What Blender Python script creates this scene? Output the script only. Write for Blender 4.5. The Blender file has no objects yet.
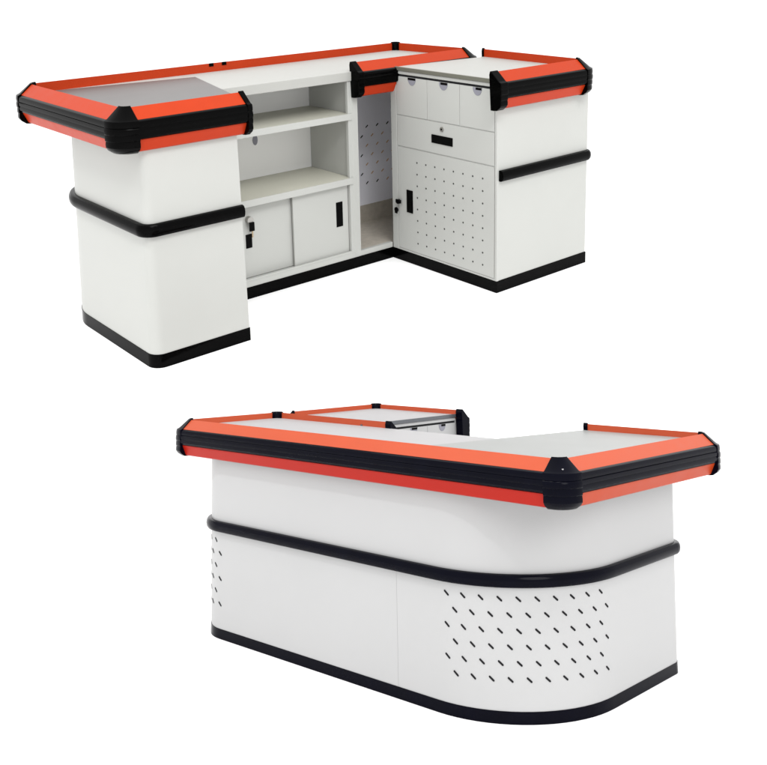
import bpy, bmesh, math, random
from mathutils import Matrix, Vector
random.seed(4)
scene = bpy.context.scene
K_FRONT, K_BACK = 0.80, 1.28          # real sizes of the near and the far counter
FPX, CX, CY = 1000.682, 383.087, 150.0  # focal length and principal point, in photo pixels (767 wide)

# poses of the camera as seen from each counter's own frame (rows: right, down, forward)
R_FRONT = Matrix(((0.7369588, 0.6759339, -0.0022526), (-0.1151605, 0.1222723, -0.9857929), (-0.6660554, 0.7267481, 0.1679505)))
T_FRONT = Vector((-0.927133, 2.131262, 4.416435)) * K_FRONT
R_BACK = Matrix(((-0.7630048, 0.6460569, -0.0208383), (0.1527071, 0.1488371, -0.9769995), (-0.6280958, -0.7486374, -0.2122209)))
T_BACK = Vector((0.130067, 0.33585, 5.33657)) * K_BACK

# ------------------------------------------------------------------ camera
cam_data = bpy.data.cameras.new('camera'); cam = bpy.data.objects.new('camera', cam_data)
scene.collection.objects.link(cam); scene.camera = cam
cam_data.sensor_fit = 'HORIZONTAL'; cam_data.sensor_width = 36.0
cam_data.lens = FPX / 767.0 * 36.0
cam_data.shift_x = (383.5 - CX) / 767.0
cam_data.shift_y = (CY - 382.5) / 767.0
cam_data.clip_start = 0.05; cam_data.clip_end = 500
RT = R_FRONT.transposed()
rot = Matrix((R_FRONT[0], -R_FRONT[1], -R_FRONT[2])).transposed()
cam.matrix_world = Matrix.Translation(-(RT @ T_FRONT)) @ rot.to_4x4()

# ------------------------------------------------------------------ world and lamps
world = bpy.data.worlds.new('World'); scene.world = world; world.use_nodes = True
bg = world.node_tree.nodes['Background']
bg.inputs[0].default_value = (1.0, 1.0, 1.0, 1); bg.inputs[1].default_value = 1.42
def sun(name, direction, strength, angle, col=(1, 1, 1)):
    l = bpy.data.lights.new(name, 'SUN'); l.energy = strength; l.angle = math.radians(angle); l.color = col
    o = bpy.data.objects.new(name, l); scene.collection.objects.link(o)
    o.rotation_euler = Vector(direction).to_track_quat('-Z', 'Y').to_euler(); return o
camright = Vector(R_FRONT[0]); camfwd = Vector(R_FRONT[2])
flat = Vector((camfwd.x, camfwd.y, 0)).normalized(); rgt = Vector((camright.x, camright.y, 0)).normalized()
sun('studio_lamp', flat * 0.9 - rgt * 0.28 - Vector((0, 0, 0.5)), 1.1, 25)
def strip_light(name, at, towards, w, l, watts):
    d = bpy.data.lights.new(name, 'AREA'); d.shape = 'RECTANGLE'; d.size = l; d.size_y = w; d.energy = watts
    o = bpy.data.objects.new(name, d); scene.collection.objects.link(o); o.location = at
    o.rotation_euler = (Vector(towards) - Vector(at)).to_track_quat('-Z', 'Y').to_euler(); return o
c_ = cam.matrix_world.translation.copy()
strip_light('added_highlight_strip', c_ + flat * 1.2 + rgt * 0.9 + Vector((0, 0, 2.6)), c_ + flat * 3.6 - Vector((0, 0, 0.6)), 0.15, 2.6, 60)  # both strips are unseen lights, added for highlights on black rails and caps
strip_light('added_highlight_strip', c_ + flat * 2.0 - rgt * 2.2 + Vector((0, 0, 3.2)), c_ + flat * 4.2 + Vector((0, 0, 0.2)), 0.15, 2.6, 55)
scene.view_settings.view_transform = 'Standard'; scene.view_settings.look = 'None'
scene.view_settings.exposure = 0; scene.view_settings.gamma = 1
scene.render.engine = 'CYCLES'

# ------------------------------------------------------------------ materials
def mat(name, col, rough=0.5, spec=0.3, metal=0.0, noise=0.0, nscale=30.0, bump=0.0, bscale=200.0, coat=0.0):
    m = bpy.data.materials.new(name); m.use_nodes = True; nt = m.node_tree
    b = nt.nodes['Principled BSDF']
    b.inputs['Base Color'].default_value = (*col, 1); b.inputs['Roughness'].default_value = rough
    b.inputs['Specular IOR Level'].default_value = spec; b.inputs['Metallic'].default_value = metal
    b.inputs['Coat Weight'].default_value = coat; b.inputs['Coat Roughness'].default_value = 0.08
    tc = nt.nodes.new('ShaderNodeTexCoord')
    if noise:
        n = nt.nodes.new('ShaderNodeTexNoise'); n.inputs['Scale'].default_value = nscale; n.inputs['Detail'].default_value = 5
        r = nt.nodes.new('ShaderNodeMix'); r.data_type = 'RGBA'
        r.inputs[6].default_value = (*[c * (1 - noise) for c in col], 1); r.inputs[7].default_value = (*[min(1, c * (1 + noise)) for c in col], 1)
        nt.links.new(tc.outputs['Object'], n.inputs['Vector']); nt.links.new(n.outputs['Fac'], r.inputs[0]); nt.links.new(r.outputs[2], b.inputs['Base Color'])
        q = nt.nodes.new('ShaderNodeMapRange'); q.inputs[3].default_value = rough * 0.8; q.inputs[4].default_value = min(1, rough * 1.25)
        nt.links.new(n.outputs['Fac'], q.inputs[0]); nt.links.new(q.outputs[0], b.inputs['Roughness'])
    if bump:
        n = nt.nodes.new('ShaderNodeTexNoise'); n.inputs['Scale'].default_value = bscale; n.inputs['Detail'].default_value = 3
        u = nt.nodes.new('ShaderNodeBump'); u.inputs['Strength'].default_value = bump; u.inputs['Distance'].default_value = 0.002
        nt.links.new(tc.outputs['Object'], n.inputs['Vector']); nt.links.new(n.outputs['Fac'], u.inputs['Height']); nt.links.new(u.outputs[0], b.inputs['Normal'])
    return m
def lin(r, g, b, s=1.0):
    f = lambda c: ((c / 255 + 0.055) / 1.055) ** 2.4 if c > 10 else c / 255 / 12.92
    return (f(r) * s, f(g) * s, f(b) * s)
M_PAPER = mat('white_paper', (0.96, 0.96, 0.96), 0.9, 0.1)
M_DARK = mat('perforation_dark', (0.012, 0.012, 0.013), 0.8, 0.1)
M_HANDLE = mat('handle_black', (0.002, 0.002, 0.002), 0.45, 0.04)
M_STEEL = mat('lock_steel', (0.35, 0.34, 0.32), 0.35, 0.5, 0.8)
M_BRASS = mat('key_brass', (0.42, 0.33, 0.22), 0.35, 0.5, 0.7)
M_TAUPE = mat('grey_base_board', (0.42, 0.385, 0.33), 0.7, 0.2, noise=0.25, nscale=25)
M_HOLE = mat('perforation_grey', (0.06, 0.06, 0.058), 0.8, 0.1)
M_CUP = mat('grey_cup', lin(150, 150, 160, 0.7), 0.6, 0.2)
M_GLINT = mat('perforation_light', (0.55, 0.36, 0.22), 0.8, 0.1)  # light showing through the slots, painted on as ochre
SETS = {
 'front': dict(body=mat('steel_enamel_front', (0.375, 0.375, 0.375), 0.40, 0.3, noise=0.04, nscale=2.2, bump=0.3, bscale=5),
               lam=mat('laminate_front', (0.365, 0.358, 0.362), 0.5, 0.25, noise=0.03, nscale=5),
               black=mat('vinyl_black_front', (0.0015, 0.0016, 0.0045), 0.12, 0.05, noise=0.4, nscale=14, bump=0.05, bscale=60),
               up=mat('plastic_orange_sheen_front', lin(238, 104, 66, 0.475), 0.4, 0.2, noise=0.05, nscale=20),  # orange plastic, made paler: the sheen of light is painted into the colour
               low=mat('plastic_orange_reflection_front', lin(208, 42, 28, 0.54), 0.35, 0.1, noise=0.05, nscale=20),  # orange plastic again, with the redder tone of a reflection put into its colour
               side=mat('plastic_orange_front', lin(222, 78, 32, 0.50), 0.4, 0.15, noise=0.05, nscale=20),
               plate=mat('steel_plate_front', (0.27, 0.275, 0.268), 0.4, 0.2, noise=0.02, nscale=2),
               edge=mat('edge_trim_front', (0.09, 0.095, 0.105), 0.35, 0.4, 0.3)),
 'back': dict(body=mat('steel_enamel_back', (0.41, 0.415, 0.395), 0.40, 0.3, noise=0.04, nscale=2.2, bump=0.3, bscale=5),
              lam=mat('laminate_back', (0.365, 0.365, 0.345), 0.5, 0.25, noise=0.03, nscale=5),
              black=mat('vinyl_black_back', (0.0008, 0.0008, 0.0008), 0.12, 0.04, noise=0.4, nscale=14, bump=0.05, bscale=60),
              up=mat('plastic_orange_back', lin(234, 76, 32, 0.45), 0.4, 0.12, noise=0.05, nscale=20),
              low=mat('plastic_low_back', lin(232, 70, 30, 0.50), 0.38, 0.12, noise=0.05, nscale=20),
              side=mat('plastic_side_back', lin(232, 70, 30, 0.50), 0.38, 0.12, noise=0.05, nscale=20),
              plate=mat('steel_plate_back', (0.105, 0.100, 0.097), 0.35, 0.15, noise=0.04, nscale=1.5),
              edge=mat('edge_trim_back', (0.16, 0.16, 0.13), 0.35, 0.4, 0.3)),
}
SETS['front']['edge2'] = mat('seam_front', (0.33, 0.33, 0.33), 0.6, 0.2); SETS['back']['edge2'] = SETS['front']['edge2']
M_BACKP = mat('back_panel_enamel', (0.78, 0.78, 0.77), 0.5, 0.25)
M_INNER = mat('inner_grey_enamel', (0.84, 0.84, 0.90), 0.5, 0.25)

# ------------------------------------------------------------------ helpers
class MB:
    """collects shapes (local counter units, multiplied by k) into ONE mesh object"""
    def __init__(s, k=1.0): s.bm = bmesh.new(); s.k = k; s.mi = 0
    def v(s, p): return s.bm.verts.new((p[0] * s.k, p[1] * s.k, p[2] * s.k))
    def f(s, vs):
        try: fc = s.bm.faces.new(vs); fc.material_index = s.mi; return fc
        except ValueError: return None
    def box(s, x0, x1, y0, y1, z0, z1):
        c = [s.v((x, y, z)) for z in (z0, z1) for x, y in ((x0, y0), (x1, y0), (x1, y1), (x0, y1))]
        for q in ((3, 2, 1, 0), (4, 5, 6, 7), (0, 1, 5, 4), (1, 2, 6, 5), (2, 3, 7, 6), (3, 0, 4, 7)): s.f([c[i] for i in q])
        return s
    def prism(s, poly, z0, z1):
        lo = [s.v((x, y, z0)) for x, y in poly]; hi = [s.v((x, y, z1)) for x, y in poly]; n = len(poly)
        s.f(lo[::-1]); s.f(hi)
        for i in range(n): s.f([lo[i], lo[(i + 1) % n], hi[(i + 1) % n], hi[i]])
        return s
    def sweep(s, prof, path, normals, closed_prof=True):
        """prof: [(d, z)], path: [(x, y)] with outward mitre normals; ends capped"""
        rings = [[s.v((p[0] + n[0] * d, p[1] + n[1] * d, z)) for d, z in prof] for p, n in zip(path, normals)]
        m = len(prof)
        for a, b in zip(rings, rings[1:]):
            for i in range(m if closed_prof else m - 1): s.f([a[i], b[i], b[(i + 1) % m], a[(i + 1) % m]])
        s.f(rings[0]); s.f(rings[-1][::-1]); return s
    def disc_x(s, x0, x1, y, z, r, n=12):
        s_lo = [s.v((x0, y + r * math.cos(2 * math.pi * i / n), z + r * math.sin(2 * math.pi * i / n))) for i in range(n)]
        s_hi = [s.v((x1, y + r * math.cos(2 * math.pi * i / n), z + r * math.sin(2 * math.pi * i / n))) for i in range(n)]
        s.f(s_lo[::-1]); s.f(s_hi)
        for i in range(n): s.f([s_lo[i], s_lo[(i + 1) % n], s_hi[(i + 1) % n], s_hi[i]])
        return s
    def build(s, name, mats, parent=None, bevel=0.0, smooth=False):
        bmesh.ops.recalc_face_normals(s.bm, faces=s.bm.faces)
        me = bpy.data.meshes.new(name); s.bm.to_mesh(me); s.bm.free()
        for m in (mats if isinstance(mats, (list, tuple)) else [mats]): me.materials.append(m)
        o = bpy.data.objects.new(name, me); scene.collection.objects.link(o); o.parent = parent
        if bevel:
            b = o.modifiers.new('bevel', 'BEVEL'); b.width = bevel; b.segments = 2; b.limit_method = 'ANGLE'; b.angle_limit = math.radians(40); b.harden_normals = False
        if smooth:
            for p in me.polygons: p.use_smooth = True
            w = o.modifiers.new('wn', 'EDGE_SPLIT'); w.split_angle = math.radians(32)
        return o

def arc(c, r, a0, a1, n=10):
    return [(c[0] + r * math.cos(math.radians(a0 + (a1 - a0) * i / n)), c[1] + r * math.sin(math.radians(a0 + (a1 - a0) * i / n))) for i in range(n + 1)]
def normals(path):
    ns = []
    for i in range(len(path)):
        ds = []
        for a, b in ((i - 1, i), (i, i + 1)):
            if a >= 0 and b < len(path):
                dx, dy = path[b][0] - path[a][0], path[b][1] - path[a][1]; l = math.hypot(dx, dy)
                if l > 1e-9: ds.append((dy / l, -dx / l))
        nx = sum(d[0] for d in ds) / len(ds); ny = sum(d[1] for d in ds) / len(ds); l2 = nx * nx + ny * ny
        ns.append((nx / l2, ny / l2))
    return ns
def walk(path):
    """arc-length parametrisation: s -> point, tangent"""
    cum = [0]
    for a, b in zip(path, path[1:]): cum.append(cum[-1] + math.hypot(b[0] - a[0], b[1] - a[1]))
    def at(s):
        for i in range(len(path) - 1):
            if s <= cum[i + 1] or i == len(path) - 2:
                t = (s - cum[i]) / (cum[i + 1] - cum[i]); a, b = path[i], path[i + 1]
                dx, dy = (b[0] - a[0]) / (cum[i + 1] - cum[i]), (b[1] - a[1]) / (cum[i + 1] - cum[i])
                return (a[0] + (b[0] - a[0]) * t, a[1] + (b[1] - a[1]) * t), (dx, dy)
    return at, cum

# ------------------------------------------------------------------ the setting
def struct(mb, name, m):
    o = mb.build(name, m); o['kind'] = 'structure'; return o
floor = MB(); c0 = cam.matrix_world.translation
a = 60; vs = [floor.v((c0.x + x, c0.y + y, 0)) for x, y in ((-a, -a), (a, -a), (a, a), (-a, a))]; floor.f(vs); struct(floor, 'floor', M_PAPER)

rootM = Matrix.Translation(RT @ (T_BACK - T_FRONT)) @ (RT @ R_BACK).to_4x4()
ramp = MB()
top = [(3.6, 0.57), (2.03, 0.90), (-1.6, 1.665), (-1.6, -2.6), (3.6, -2.6)]
tw = [rootM @ Vector((x * K_BACK, y * K_BACK, 0)) for x, y in top]
hi = [ramp.v(p) for p in tw]; lo = [ramp.v((p.x, p.y, -0.05)) for p in tw]
ramp.f(hi); ramp.f(lo[::-1])
for i in range(5): ramp.f([lo[i], lo[(i + 1) % 5], hi[(i + 1) % 5], hi[i]])
struct(ramp, 'display_ramp', M_PAPER)

# ------------------------------------------------------------------ the counter
def make_counter(D, S, k, mat_world, label):
    root = bpy.data.objects.new('checkout_counter', None); scene.collection.objects.link(root)
    root.matrix_world = mat_world; root['label'] = label; root['category'] = 'checkout counter'; root['group'] = 'supermarket checkout counters'
    L, W, WB, HT, hb = D['L'], D['W'], D['WB'], D['HT'], D['hb']
    xpo, xb, xm0 = D['xpo'], D['xb'], D['xm0']
    xc, yc1, ys, cx0, cb0, cbo = D['xc'], D['yc1'], D['ys'], D['cx0'], D['cb0'], D['cbo']
    xp0, xp1, yp1, hp, yb = D['xp0'], D['xp1'], D['yp1'], D['hp'], D['yb']
    rA, rB, rD = D['rA'], D['rB'], D['rD']
    zs = D['zs']                      # height of the middle surface
    mb = lambda: MB(k)
    body, black, lam = S['body'], S['black'], S['lam']
    # outer shell path, counter-clockwise from the cabinet side
    path = [(cx0, ys + 0.02)] + arc((cx0 + rD, yb + rD), rD, 180, 270, 12) + arc((xp1 - rA, yb + rA), rA, -90, 0, 18) + arc((xp1 - rB, yp1 - rB), rB, 0, 90, 8) + [(xp0, yp1)]
    N = normals(path); at, cum = walk(path)
    shell = path + [(xp0, ys - 0.02)]; 
    b = mb(); SN = normals(shell); rings = []
    for i, (p, n) in enumerate(zip(shell, SN)):
        tx_ = 0 if i >= len(shell) - 2 else n[0]; ty_ = 0 if i == len(shell) - 1 else n[1]
        rings.append([b.v((p[0] + n[0] * d + tx_ * t_, p[1] + n[1] * d + ty_ * t_, z)) for d, t_, z in ((0, 0, hp), (0, D['tap'], HT - .11), (-.018, D['tap'], HT - .11), (-.018, 0, hp))])
    for ra, rb_ in zip(rings, rings[1:]):
        for i in range(4): b.f([ra[i], rb_[i], rb_[(i + 1) % 4], ra[(i + 1) % 4]])
    b.f(rings[0]); b.f(rings[-1][::-1])
    panel_mb = b
    # slots, both faces of the panel; each patch is one perforation pattern
    def slots(q, s0, n, pitch, rows, z0, dz, inside=False, lean=1):
        q.mi = 1
        for r in range(rows):
            for i in range(n):
                s = s0 + pitch * (i + 0.5 * (r % 2)); z = z0 - dz * r
                if not (0.01 < s < cum[-1] - 0.01): continue
                (px, py), (tx, ty) = at(s); nx, ny = ty, -tx
                d0, d1 = (-0.0185, -0.0205) if inside else (-0.001, 0.0014)
                if inside: q.mi = random.choice((1, 2, 2, 2)) if r else 1
                L2, wd = (0.0095, 0.0026) if inside else (0.0125, 0.0033); ax = (0.75 * lean, -0.66)
                pts = []
                for e in range(8):
                    aa = math.pi * e / 3 if e < 4 else math.pi + math.pi * (e - 4) / 3
                    aa = aa - math.pi / 2
                    sg = L2 - wd if e < 4 else -(L2 - wd)
                    u = sg + wd * math.cos(aa); w_ = wd * math.sin(aa)
                    pts.append((u * ax[0] - w_ * ax[1], u * ax[1] + w_ * ax[0]))
                tpz = D['tap'] / (HT - .11 - hp)
                f0 = [q.v((px + tx * u + nx * (d0 + tpz * (z + w_ - hp)), py + ty * u + ny * (d0 + tpz * (z + w_ - hp)), z + w_)) for u, w_ in pts]
                f1 = [q.v((px + tx * u + nx * (d1 + tpz * (z + w_ - hp)), py + ty * u + ny * (d1 + tpz * (z + w_ - hp)), z + w_)) for u, w_ in pts]
                q.f(f0); q.f(f1)
                for e in range(8): q.f([f0[e], f0[(e + 1) % 8], f1[(e + 1) % 8], f1[e]])
    iA = 14 + 0                      # path index where corner A's arc starts
    sA = cum[iA]
    if D['slA'] is not None:
        slots(panel_mb, sA + D['slA'], 10, D['pitch'], 6, D['slz'], 0.0525)
    slots(panel_mb, D['sD'] - D['pitch'] * (D['nD'] - .5), D['nD'], D['pitch'], 6, D['slz'], 0.0525)
    if D['seam']:
        panel_mb.mi = 2; q = panel_mb; tz = D['tap'] / (HT - .11 - hp) * (D['rail'][0] - hp)
        za_, zb_ = hp + .002, D['rail'][0]
        c8 = [q.v(p) for p in ((D['seam'], yb - .0005, za_), (D['seam'] + .0016, yb - .0005, za_), (D['seam'] + .0016, yb - .0005 - tz, zb_), (D['seam'], yb - .0005 - tz, zb_),
                               (D['seam'], yb + .001, za_), (D['seam'] + .0016, yb + .001, za_), (D['seam'] + .0016, yb + .001 - tz, zb_), (D['seam'], yb + .001 - tz, zb_))]
        for f4 in ((0, 1, 2, 3), (7, 6, 5, 4), (0, 4, 5, 1), (1, 5, 6, 2), (2, 6, 7, 3), (3, 7, 4, 0)): q.f([c8[i] for i in f4])
    panel_mb.build('body_panel', [body, M_DARK, S['edge2']], root, smooth=True)
    # plinth
    b = mb(); pp = path + [(xp0 + 0.0, ys - 0.1)]; b.sweep([(0.002, 0.0), (0.002, hp + .001), (-0.03, hp + .001), (-0.03, 0.0)], pp, normals(pp)); b.build('plinth', black, root, smooth=True)
    # protective rail (half round)
    r0, r1 = D['rail']; rc, rh = (r0 + r1) / 2, (r1 - r0) / 2
    tp = D['tap'] * (rc - hp) / (HT - .11 - hp)
    prof = [(-0.002, r1 - .002), (0.009, r1), (0.0175, rc + rh * .86), (0.023, rc + rh * .5), (0.0245, rc), (0.023, rc - rh * .5), (0.0175, rc - rh * .86), (0.009, r0), (-0.002, r0 + .002)]
    prof_b = [(d + tp, z) for d, z in prof]
    b = mb(); b.sweep(prof_b, path, N); b.build('protective_rail', black, root, smooth=True)
    cp = [(xc - 0.012, yc1)] + arc((cx0 + 0.02, yc1 - 0.02), 0.02, 90, 180, 5) + [(cx0, ys + 0.03)]
    # rail of the cabinet runs the other way round (clockwise), so the profile is mirrored
    b = mb(); b.sweep(prof, cp, normals(cp)); b.build('protective_rail', black, root, smooth=True)

    # ---- bumper edging --------------------------------------------------
    rc_ = D['capr']
    zt = HT
    h = hb
    z1, z2, z3 = zt - 0.245 * h, zt - 0.70 * h, zt - h
    P_up = [(-0.052, zt), (-0.008, z1), (-0.008, z1 - 0.004), (-0.052, z1 - 0.004)]
    def black_profile(depth):
        blk = [(-0.03, z1 - 0.0005), (-0.006, z1 - 0.0005), (0.002, z1 - 0.005)]
        nr = 3; top_, bot_ = z1 - 0.010, z2 + 0.008
        for i in range(nr):
            za = top_ - (top_ - bot_) * i / nr; zb = top_ - (top_ - bot_) * (i + 1) / nr; w = za - zb
            bulge = 0.0035 + 0.0025 * math.sin(math.pi * (i + .5) / nr)
            blk += [(bulge, za - w * .06), (bulge + .0006, za - w * .45), (bulge, za - w * .84), (bulge - depth, za - w * .92)]
        return blk + [(0.001, z2 + 0.004), (-0.008, z2 + 0.0005), (-0.03, z2 + 0.0005)]
    P_low = [(-0.03, z2), (-0.007, z2), (-0.009, z2 - 0.006), (-0.026, z3 + 0.004), (-0.032, z3), (-0.05, z3)]
    # caps: a slightly larger skin over the whole section, with ribs on its face
    cap = [(-0.058, zt - 0.010), (-0.054, zt + 0.004), (-0.049, zt + 0.005), (-0.006, z1 + 0.004), (0.006, z1 - 0.002)]
    for i in range(4):
        za = z1 - 0.004 - (z1 - z3 - 0.022) * i / 4; zb = z1 - 0.004 - (z1 - z3 - 0.022) * (i + 1) / 4; w = za - zb; dd = 0.0085 - 0.0012 * abs(i - 1)
        cap += [(dd - 0.0005, za - w * .1), (dd + 0.0005, za - w * .45), (dd, za - w * .85), (dd - 0.002, za - w * .95)]
    cap += [(0.0, z3 + 0.012), (-0.018, z3 - 0.001), (-0.035, z3 - 0.003), (-0.05, z3 - 0.003)]
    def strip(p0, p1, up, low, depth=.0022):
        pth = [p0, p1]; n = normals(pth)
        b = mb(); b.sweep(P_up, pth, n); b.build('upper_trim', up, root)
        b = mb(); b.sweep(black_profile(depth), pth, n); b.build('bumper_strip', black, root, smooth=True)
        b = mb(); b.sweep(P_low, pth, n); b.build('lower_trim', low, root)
    def corner(c, a0, name='corner_cap', ext=0.005):
        """c: the sharp corner, a0: outward direction before the corner"""
        ar = arc((0, 0), rc_, a0, a0 + 90, 6)
        d0, d1 = math.radians(a0), math.radians(a0 + 90)
        cc = (c[0] - rc_ * (math.cos(d0) + math.cos(d1)), c[1] - rc_ * (math.sin(d0) + math.sin(d1)))
        ar = [(cc[0] + x, cc[1] + y) for x, y in ar]
        t0 = (math.sin(d0), -math.cos(d0)); t1 = (-math.sin(d1), math.cos(d1))
        p = [(ar[0][0] + t0[0] * ext, ar[0][1] + t0[1] * ext)] + ar + [(ar[-1][0] + t1[0] * ext, ar[-1][1] + t1[1] * ext)]
        # hollow skin: only front; close the back at d=-0.058
        b = mb(); b.sweep(cap, p, normals(p)); b.build(name, black, root, smooth=True)
    def endcap(p0, p1, name='end_cap'):
        b = mb(); b.sweep(cap, [p0, p1], normals([p0, p1])); b.build(name, black, root, bevel=0.002 * k)
    A, B, C, Dd = (L, 0), (L + D['dxB'], WB), (xm0 + D['dxC'], W), (xm0 + D['dxD'], 0)
    e = rc_
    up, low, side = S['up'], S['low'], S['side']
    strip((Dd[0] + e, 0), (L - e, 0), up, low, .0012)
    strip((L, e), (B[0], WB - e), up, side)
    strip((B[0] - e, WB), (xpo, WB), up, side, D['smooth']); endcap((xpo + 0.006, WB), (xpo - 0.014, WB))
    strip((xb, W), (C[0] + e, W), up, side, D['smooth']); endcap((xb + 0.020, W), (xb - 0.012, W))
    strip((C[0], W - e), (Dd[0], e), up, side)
    corner(A, -90); corner(B, 0); corner(C, 90); corner(Dd, 180)
    if D['joint']:
        for jx in (D['joint'] - .045, D['joint'] + .02): b = mb(); b.box(jx, jx + .022, .0515, .055, HT - .014, HT + .0005); b.build('joint_clip', black, root, bevel=.001)
    # cabinet edging
    yc = yc1 + cbo; ce = D['ce']
    dzc = D['dzcab']
    strip((ce, yc), (cb0 + e, yc), up, side, D['smooth']); endcap((ce + 0.034, yc), (ce - 0.006, yc))
    strip((cb0, yc - e), (cb0, W + 0.032), up, side); endcap((cb0, W + 0.036), (cb0, W + 0.024))
    corner((cb0, yc), 90)

    # ---- surfaces -------------------------------------------------------
    b = mb(); b.prism([(xm0 + .03, .03), (L - .03, .03), (L - .03, WB - .03), (xpo - .005, WB - .03), (xpo - .005, ys + .005), (xb - .03, ys + .005), (xb - .04, W - .03), (C[0] + .03, W - .03)], zs - .040, zs)
    # the wing's own raised surface
    b.build('worktop', lam, root, bevel=0.002 * k)
    b = mb(); b.prism([D['pl'][0], (L - .045, .045), (L - .045, WB - .045), D['pl'][1]], zs + .0003, zs + .002); b.build('steel_plate', S['plate'], root)
    zc = D['zc']
    b = mb(); b.prism([(cb0 + .035, W + .035), (xc - .002, W + .035 - (W - ys if W > ys else 0)), (xc - .002, yc1 + .01), (cb0 + .035, yc1 + .01)], zc - .03, zc); b.build('cabinet_top', lam, root, bevel=0.0015 * k)
    b = mb(); b.box(xc - .003, xc + .006, ys + .001, yc1 + 0.002, zc - .014, zc + .0025); b.build('edge_trim', S['edge'], root, bevel=0.001 * k)

    # ---- middle shelf unit ------------------------------------------------
    px0, px1 = D['post']; xl = xp0 - 0.002
    yi = yb + .10; zt0 = zs - .040
    b = mb(); b.box(px0, px1, yi, ys, hp, zt0 + .0); b.box(px0 + .0, px1 + .018, ys - .018, ys - .001, hp + .03, zt0 - .001)
    b.build('side_panel', body, root, bevel=0.0015 * k)
    b = mb(); b.box(xl - .03, xl, yi, ys - .002, hp, zt0); b.build('side_panel', body, root)
    b = mb(); b.box(px1, xl - .03, yi - .012, yi, hp, zt0 + .02)
    b.build('back_panel', M_BACKP, root)
    b = mb()
    b.disc_x(0, .002, 0, 0, .018, 16)
    g = b.build('cable_hole', M_CUP, root); g.rotation_euler = (0, 0, math.radians(90)); g.location = ((px1 + .30) * k, (yi + .001) * k, .585 * k); g.scale = (1, .7, 1.3)
    for z0_, z1_ in D['shelves']:
        b = mb(); b.box(px1 + .001, xl - .031, yi + .001, ys + .001, z0_, z1_ - .0) ; sh = b.build('shelf', S['shelf'], root, bevel=0.0015 * k)
        b = mb(); b.box(px1 + .0012, xl - .0312, ys + .0011, ys + .004, z0_ - .001, z1_ + .001); b.build('shelf_lip', body, sh)
    zd1 = D['shelves'][1][0] - .001; zd0 = hp + .045
    b = mb(); b.box(px1 - .0, xl, ys - .13, ys, hp, zd0 - .02); b.box(px1, xl, ys - .010, ys + .001, zd0 - .02, zd0 - .012); b.build('bottom_rail', body, root, bevel=0.001 * k)
    xm = D['xdiv']
    dr = mb(); dr.box(px1 + .018, xm, ys - .028, ys - .018, zd0 - .018, zd1); d1 = dr.build('sliding_door', body, root, bevel=0.0015 * k)
    b = mb(); b.box(D['hx'][0], D['hx'][1], ys - .0195, ys - .0165, .203, .315); b.build('handle', M_HANDLE, d1, bevel=0.001 * k)
    dr = mb(); dr.box(xm - .03, xl - .03, ys - .046, ys - .036, zd0 - .018, zd1); d2 = dr.build('sliding_door', body, root, bevel=0.0015 * k)
    lx = D['lock']
    b = mb(); b.box(lx - .014, lx + .016, ys - .0375, ys - .034, .203, .262); b.build('handle', M_HANDLE, d2, bevel=0.001 * k)
    key_on_y(mb, lx, ys - .036, .325, d2)
    # front sill across the foot gap and its plinth
    b = mb(); b.box(xc + .001, xl, ys - .02, ys - .001, hp, hp + .024); b.build('sill', body, root, bevel=0.001 * k)
    b = mb(); b.box(xc + .001, xp0 + .001, ys - .035, ys + .002, 0, hp + .001); b.build('plinth', black, root)
    b = mb(); b.prism([(cx0 + .10, yb + .022), (px0 - .001, yb + .022), (px0 - .001, ys - .021), (cx0 + .022, ys - .021), (cx0 + .022, yb + .10)], .01, hp + .012); b.build('gap_floor', M_TAUPE, root)
    b = mb(); gp = [(cx0 + .0, ys)] + arc((cx0 + rD, yb + rD), rD, 180, 270, 12) + [(px0, yb)]
    b.sweep([(-.019, hp), (-.019, hp + .095), (-.026, hp + .095), (-.026, hp)], gp, normals(gp)); b.build('gap_skirting', M_TAUPE, root, smooth=True)
    b = mb(); tl = D['tap'] / (HT - .11 - hp); b.sweep([(-.0183 + tl * .095, hp + .095), (-.0183 + tl * (HT - .12 - hp), HT - .12), (-.0190 + tl * (HT - .12 - hp), HT - .12), (-.0190 + tl * .095, hp + .095)], gp, normals(gp)); slots(b, 0.03, 12, 0.066, 7, D['islz'], 0.0475, inside=True); b.build('inner_lining', [M_INNER, M_DARK, M_GLINT], root, smooth=True)

    # ---- cabinet with drawers --------------------------------------------
    ya, yz = ys, yc1
    b = mb(); b.box(cx0, xc - .004, ya + .003, yz - .001, hp + .001, zc - .031)
    b.box(xc - .012, xc, ya + .002, ya + .040, hp, zc - .016)     # stiles and rails round the fronts
    b.box(xc - .012, xc, yz - .012, yz, hp, zc - .016)
    b.box(xc - .012, xc, ya + .040, yz - .012, .856, zc - .016)
    b.box(xc - .012, xc, ya + .040, yz - .012, hp, .0575)
    cab = b.build('cabinet', body, root, bevel=0.0015 * k)
    b = mb(); b.box(cx0 - .002, xc + .002, ya + .001, yz + .002, 0, hp + .001); b.build('plinth', black, root, bevel=0.001 * k)
    y0, y1 = ya + .043, yz - .015
    w3 = (y1 - y0 - .004) / 3
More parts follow.
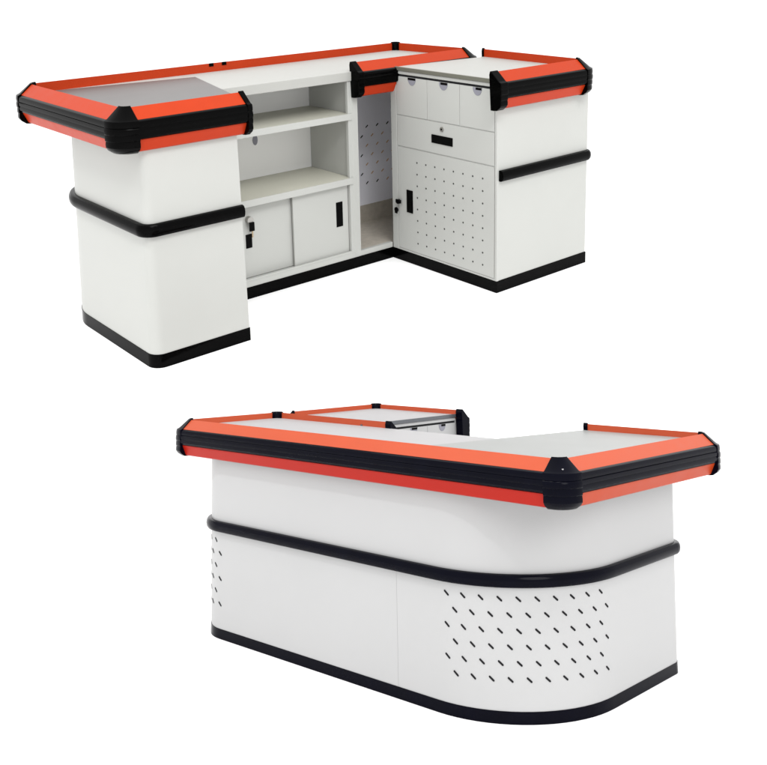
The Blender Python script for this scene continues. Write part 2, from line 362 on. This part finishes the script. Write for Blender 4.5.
    for i in range(3):
        ay = y0 + i * (w3 + .002); cyy = ay + w3 * .52
        b = mb(); b.box(xc - .008, xc - .0005, ay, ay + w3, .6755, .846); bn = b.build('coin_bin', body, root, bevel=0.0008 * k)
        q = mb(); n = 14
        pts = [(cyy + .026 * math.cos(math.pi + math.pi * j / n), .8455 + .033 * math.sin(math.pi + math.pi * j / n)) for j in range(n + 1)]
        fr = [q.v((xc + .001, y, z)) for y, z in pts]; bk = [q.v((xc - .0015, y, z)) for y, z in pts]
        q.f(fr); q.f(bk[::-1])
        for j in range(n + 1): q.f([fr[j], fr[(j + 1) % (n + 1)], bk[(j + 1) % (n + 1)], bk[j]])
        q.build('finger_pull', M_CUP, bn)
        q = mb(); q.box(xc + .0008, xc + .0022, cyy - .024 + .008 * i, cyy + .024, .836, .8455); q.build('pull_shadow_gap', M_HANDLE, bn)
    b = mb(); b.box(xc - .0045, xc - .0032, y0, y1, .8465, .8545); b.build('slot_gap', M_DARK, root)
    b = mb(); b.box(xc - .008, xc - .0005, y0, y1, .535, .671); dr = b.build('drawer', body, root, bevel=0.0008 * k)
    hw = D['dh']; b = mb(); b.box(xc - .002, xc + .003, hw[0], hw[1], .579, .616); b.build('handle', M_HANDLE, dr, bevel=0.002 * k)
    b = mb(); b.disc_x(xc - .002, xc + .004, (hw[0] + hw[1]) / 2, .645, .0105); b.mi = 1; b.disc_x(xc + .004, xc + .0046, (hw[0] + hw[1]) / 2, .645, .0045); b.build('lock', [M_STEEL, M_HANDLE], dr)
    b = mb(); b.box(xc - .008, xc - .0005, y0, y1, .060, .530); b.mi = 1
    (hy0, hz0), (hy1, hz1) = D['grid']
    for i in range(8):
        for j in range(8):
            b.disc_x(xc - .0008, xc + .0002, hy0 + (hy1 - hy0) * i / 7, hz0 + (hz1 - hz0) * j / 7, .0042, 8)
    door = b.build('door', [body, M_HOLE], root)
    vw = D['vh']; b = mb(); b.box(xc - .002, xc + .003, vw[0], vw[1], .236, .340); b.build('handle', M_HANDLE, door, bevel=0.0015 * k)
    key_on_x(mb, xc, vw[0] - .052, .276, door)
    return root

def key_on_x(mb, x, y, z, parent):
    b = mb(); b.disc_x(x - .002, x + .012, y, z, .011, 12); b.box(x + .010, x + .018, y - .006, y + .024, z - .004, z + .012); b.build('lock', M_HANDLE, parent)
    b = mb(); b.box(x + .012, x + .015, y - .016, y + .000, z - .055, z - .030); b.disc_x(x + .011, x + .016, y - .006, z - .038, .012, 10); b.build('key', M_HANDLE, parent)
def key_on_y(mb, x, y, z, parent):
    b = mb(); n = 12
    for (y0, y1, r, zz) in ((y, y + .02, .015, z),):
        lo = [b.v((x + r * math.cos(2 * math.pi * i / n), y0, zz + r * math.sin(2 * math.pi * i / n))) for i in range(n)]
        hi_ = [b.v((x + r * math.cos(2 * math.pi * i / n), y1, zz + r * math.sin(2 * math.pi * i / n))) for i in range(n)]
        b.f(lo); b.f(hi_[::-1])
        for i in range(n): b.f([lo[i], hi_[i], hi_[(i + 1) % n], lo[(i + 1) % n]])
    b.build('lock', M_STEEL, parent)
    b = mb(); b.box(x - .014, x + .009, y + .020, y + .026, z - .045, z - .008); b.mi = 1; b.box(x - .007, x - .001, y + .021, y + .025, z - .072, z - .045); b.build('key', [M_HANDLE, M_BRASS], parent, bevel=0.001)

SETS['front']['shelf'] = mat('shelf_front', (0.33, 0.33, 0.31), 0.5, 0.25)
SETS['back']['shelf'] = mat('shelf_back', (0.46, 0.455, 0.39), 0.5, 0.25)
BACK = dict(dxB=0, dxC=-.045, capr=.072, tap=-.018, dxD=0, seam=None, L=2.03, W=.560, WB=.904, HT=.922, hb=.148, xpo=1.532, xb=.742, xm0=.055, xc=.539, yc1=1.16, ys=.509, cx0=-.033, cb0=-.020, cbo=.058,
            xp0=1.556, xp1=1.943, yp1=.874, hp=.049, yb=.10, rA=.23, rB=.045, rD=.18, zs=.884, slA=None, pitch=.068, nD=8, slz=.40, islz=.54, rail=(.472, .519), smooth=0.0004, sD=.5,
            joint=1.142, ce=.552, dzcab=0, pl=((1.31, .15), (1.50, .85)), zc=.886, post=(.727, .762), shelves=((.676, .701), (.390, .416)), xdiv=1.076, hx=(.812, .848), lock=1.288,
            dh=(.777, .906), grid=((.680, .473), (1.080, .103)), vh=(.610, .650))
FRONT = dict(dxB=.02, dxC=0, capr=.080, tap=.018, dxD=-.035, seam=1.254, L=2.053, W=.627, WB=1.14, HT=.909, hb=.155, xpo=1.470, xb=.762, xm0=-.031, xc=.599, yc1=1.276, ys=.570, cx0=.048, cb0=-.003, cbo=.040,
             xp0=1.53, xp1=1.884, yp1=1.062, hp=.040, yb=.087, rA=.44, rB=.06, rD=.17, zs=.882, slA=.045, pitch=.0645, nD=8, slz=.405, islz=.54, rail=(.443, .489), smooth=0.0018, sD=.60,
             joint=None, ce=.612, dzcab=0, pl=((1.30, .15), (1.465, 1.07)), zc=.886, post=(.75, .785), shelves=((.676, .701), (.390, .416)), xdiv=1.08, hx=(.835, .872), lock=1.29,
             dh=(.86, .99), grid=((.745, .473), (1.18, .103)), vh=(.67, .712))
make_counter(BACK, SETS['back'], K_BACK, rootM, 'white and orange checkout counter with open shelves, drawers and grey plate, topmost of the two')
make_counter(FRONT, SETS['front'], K_FRONT, Matrix.Identity(4), 'white checkout counter with slotted rounded corner and orange edging, lower of the two')
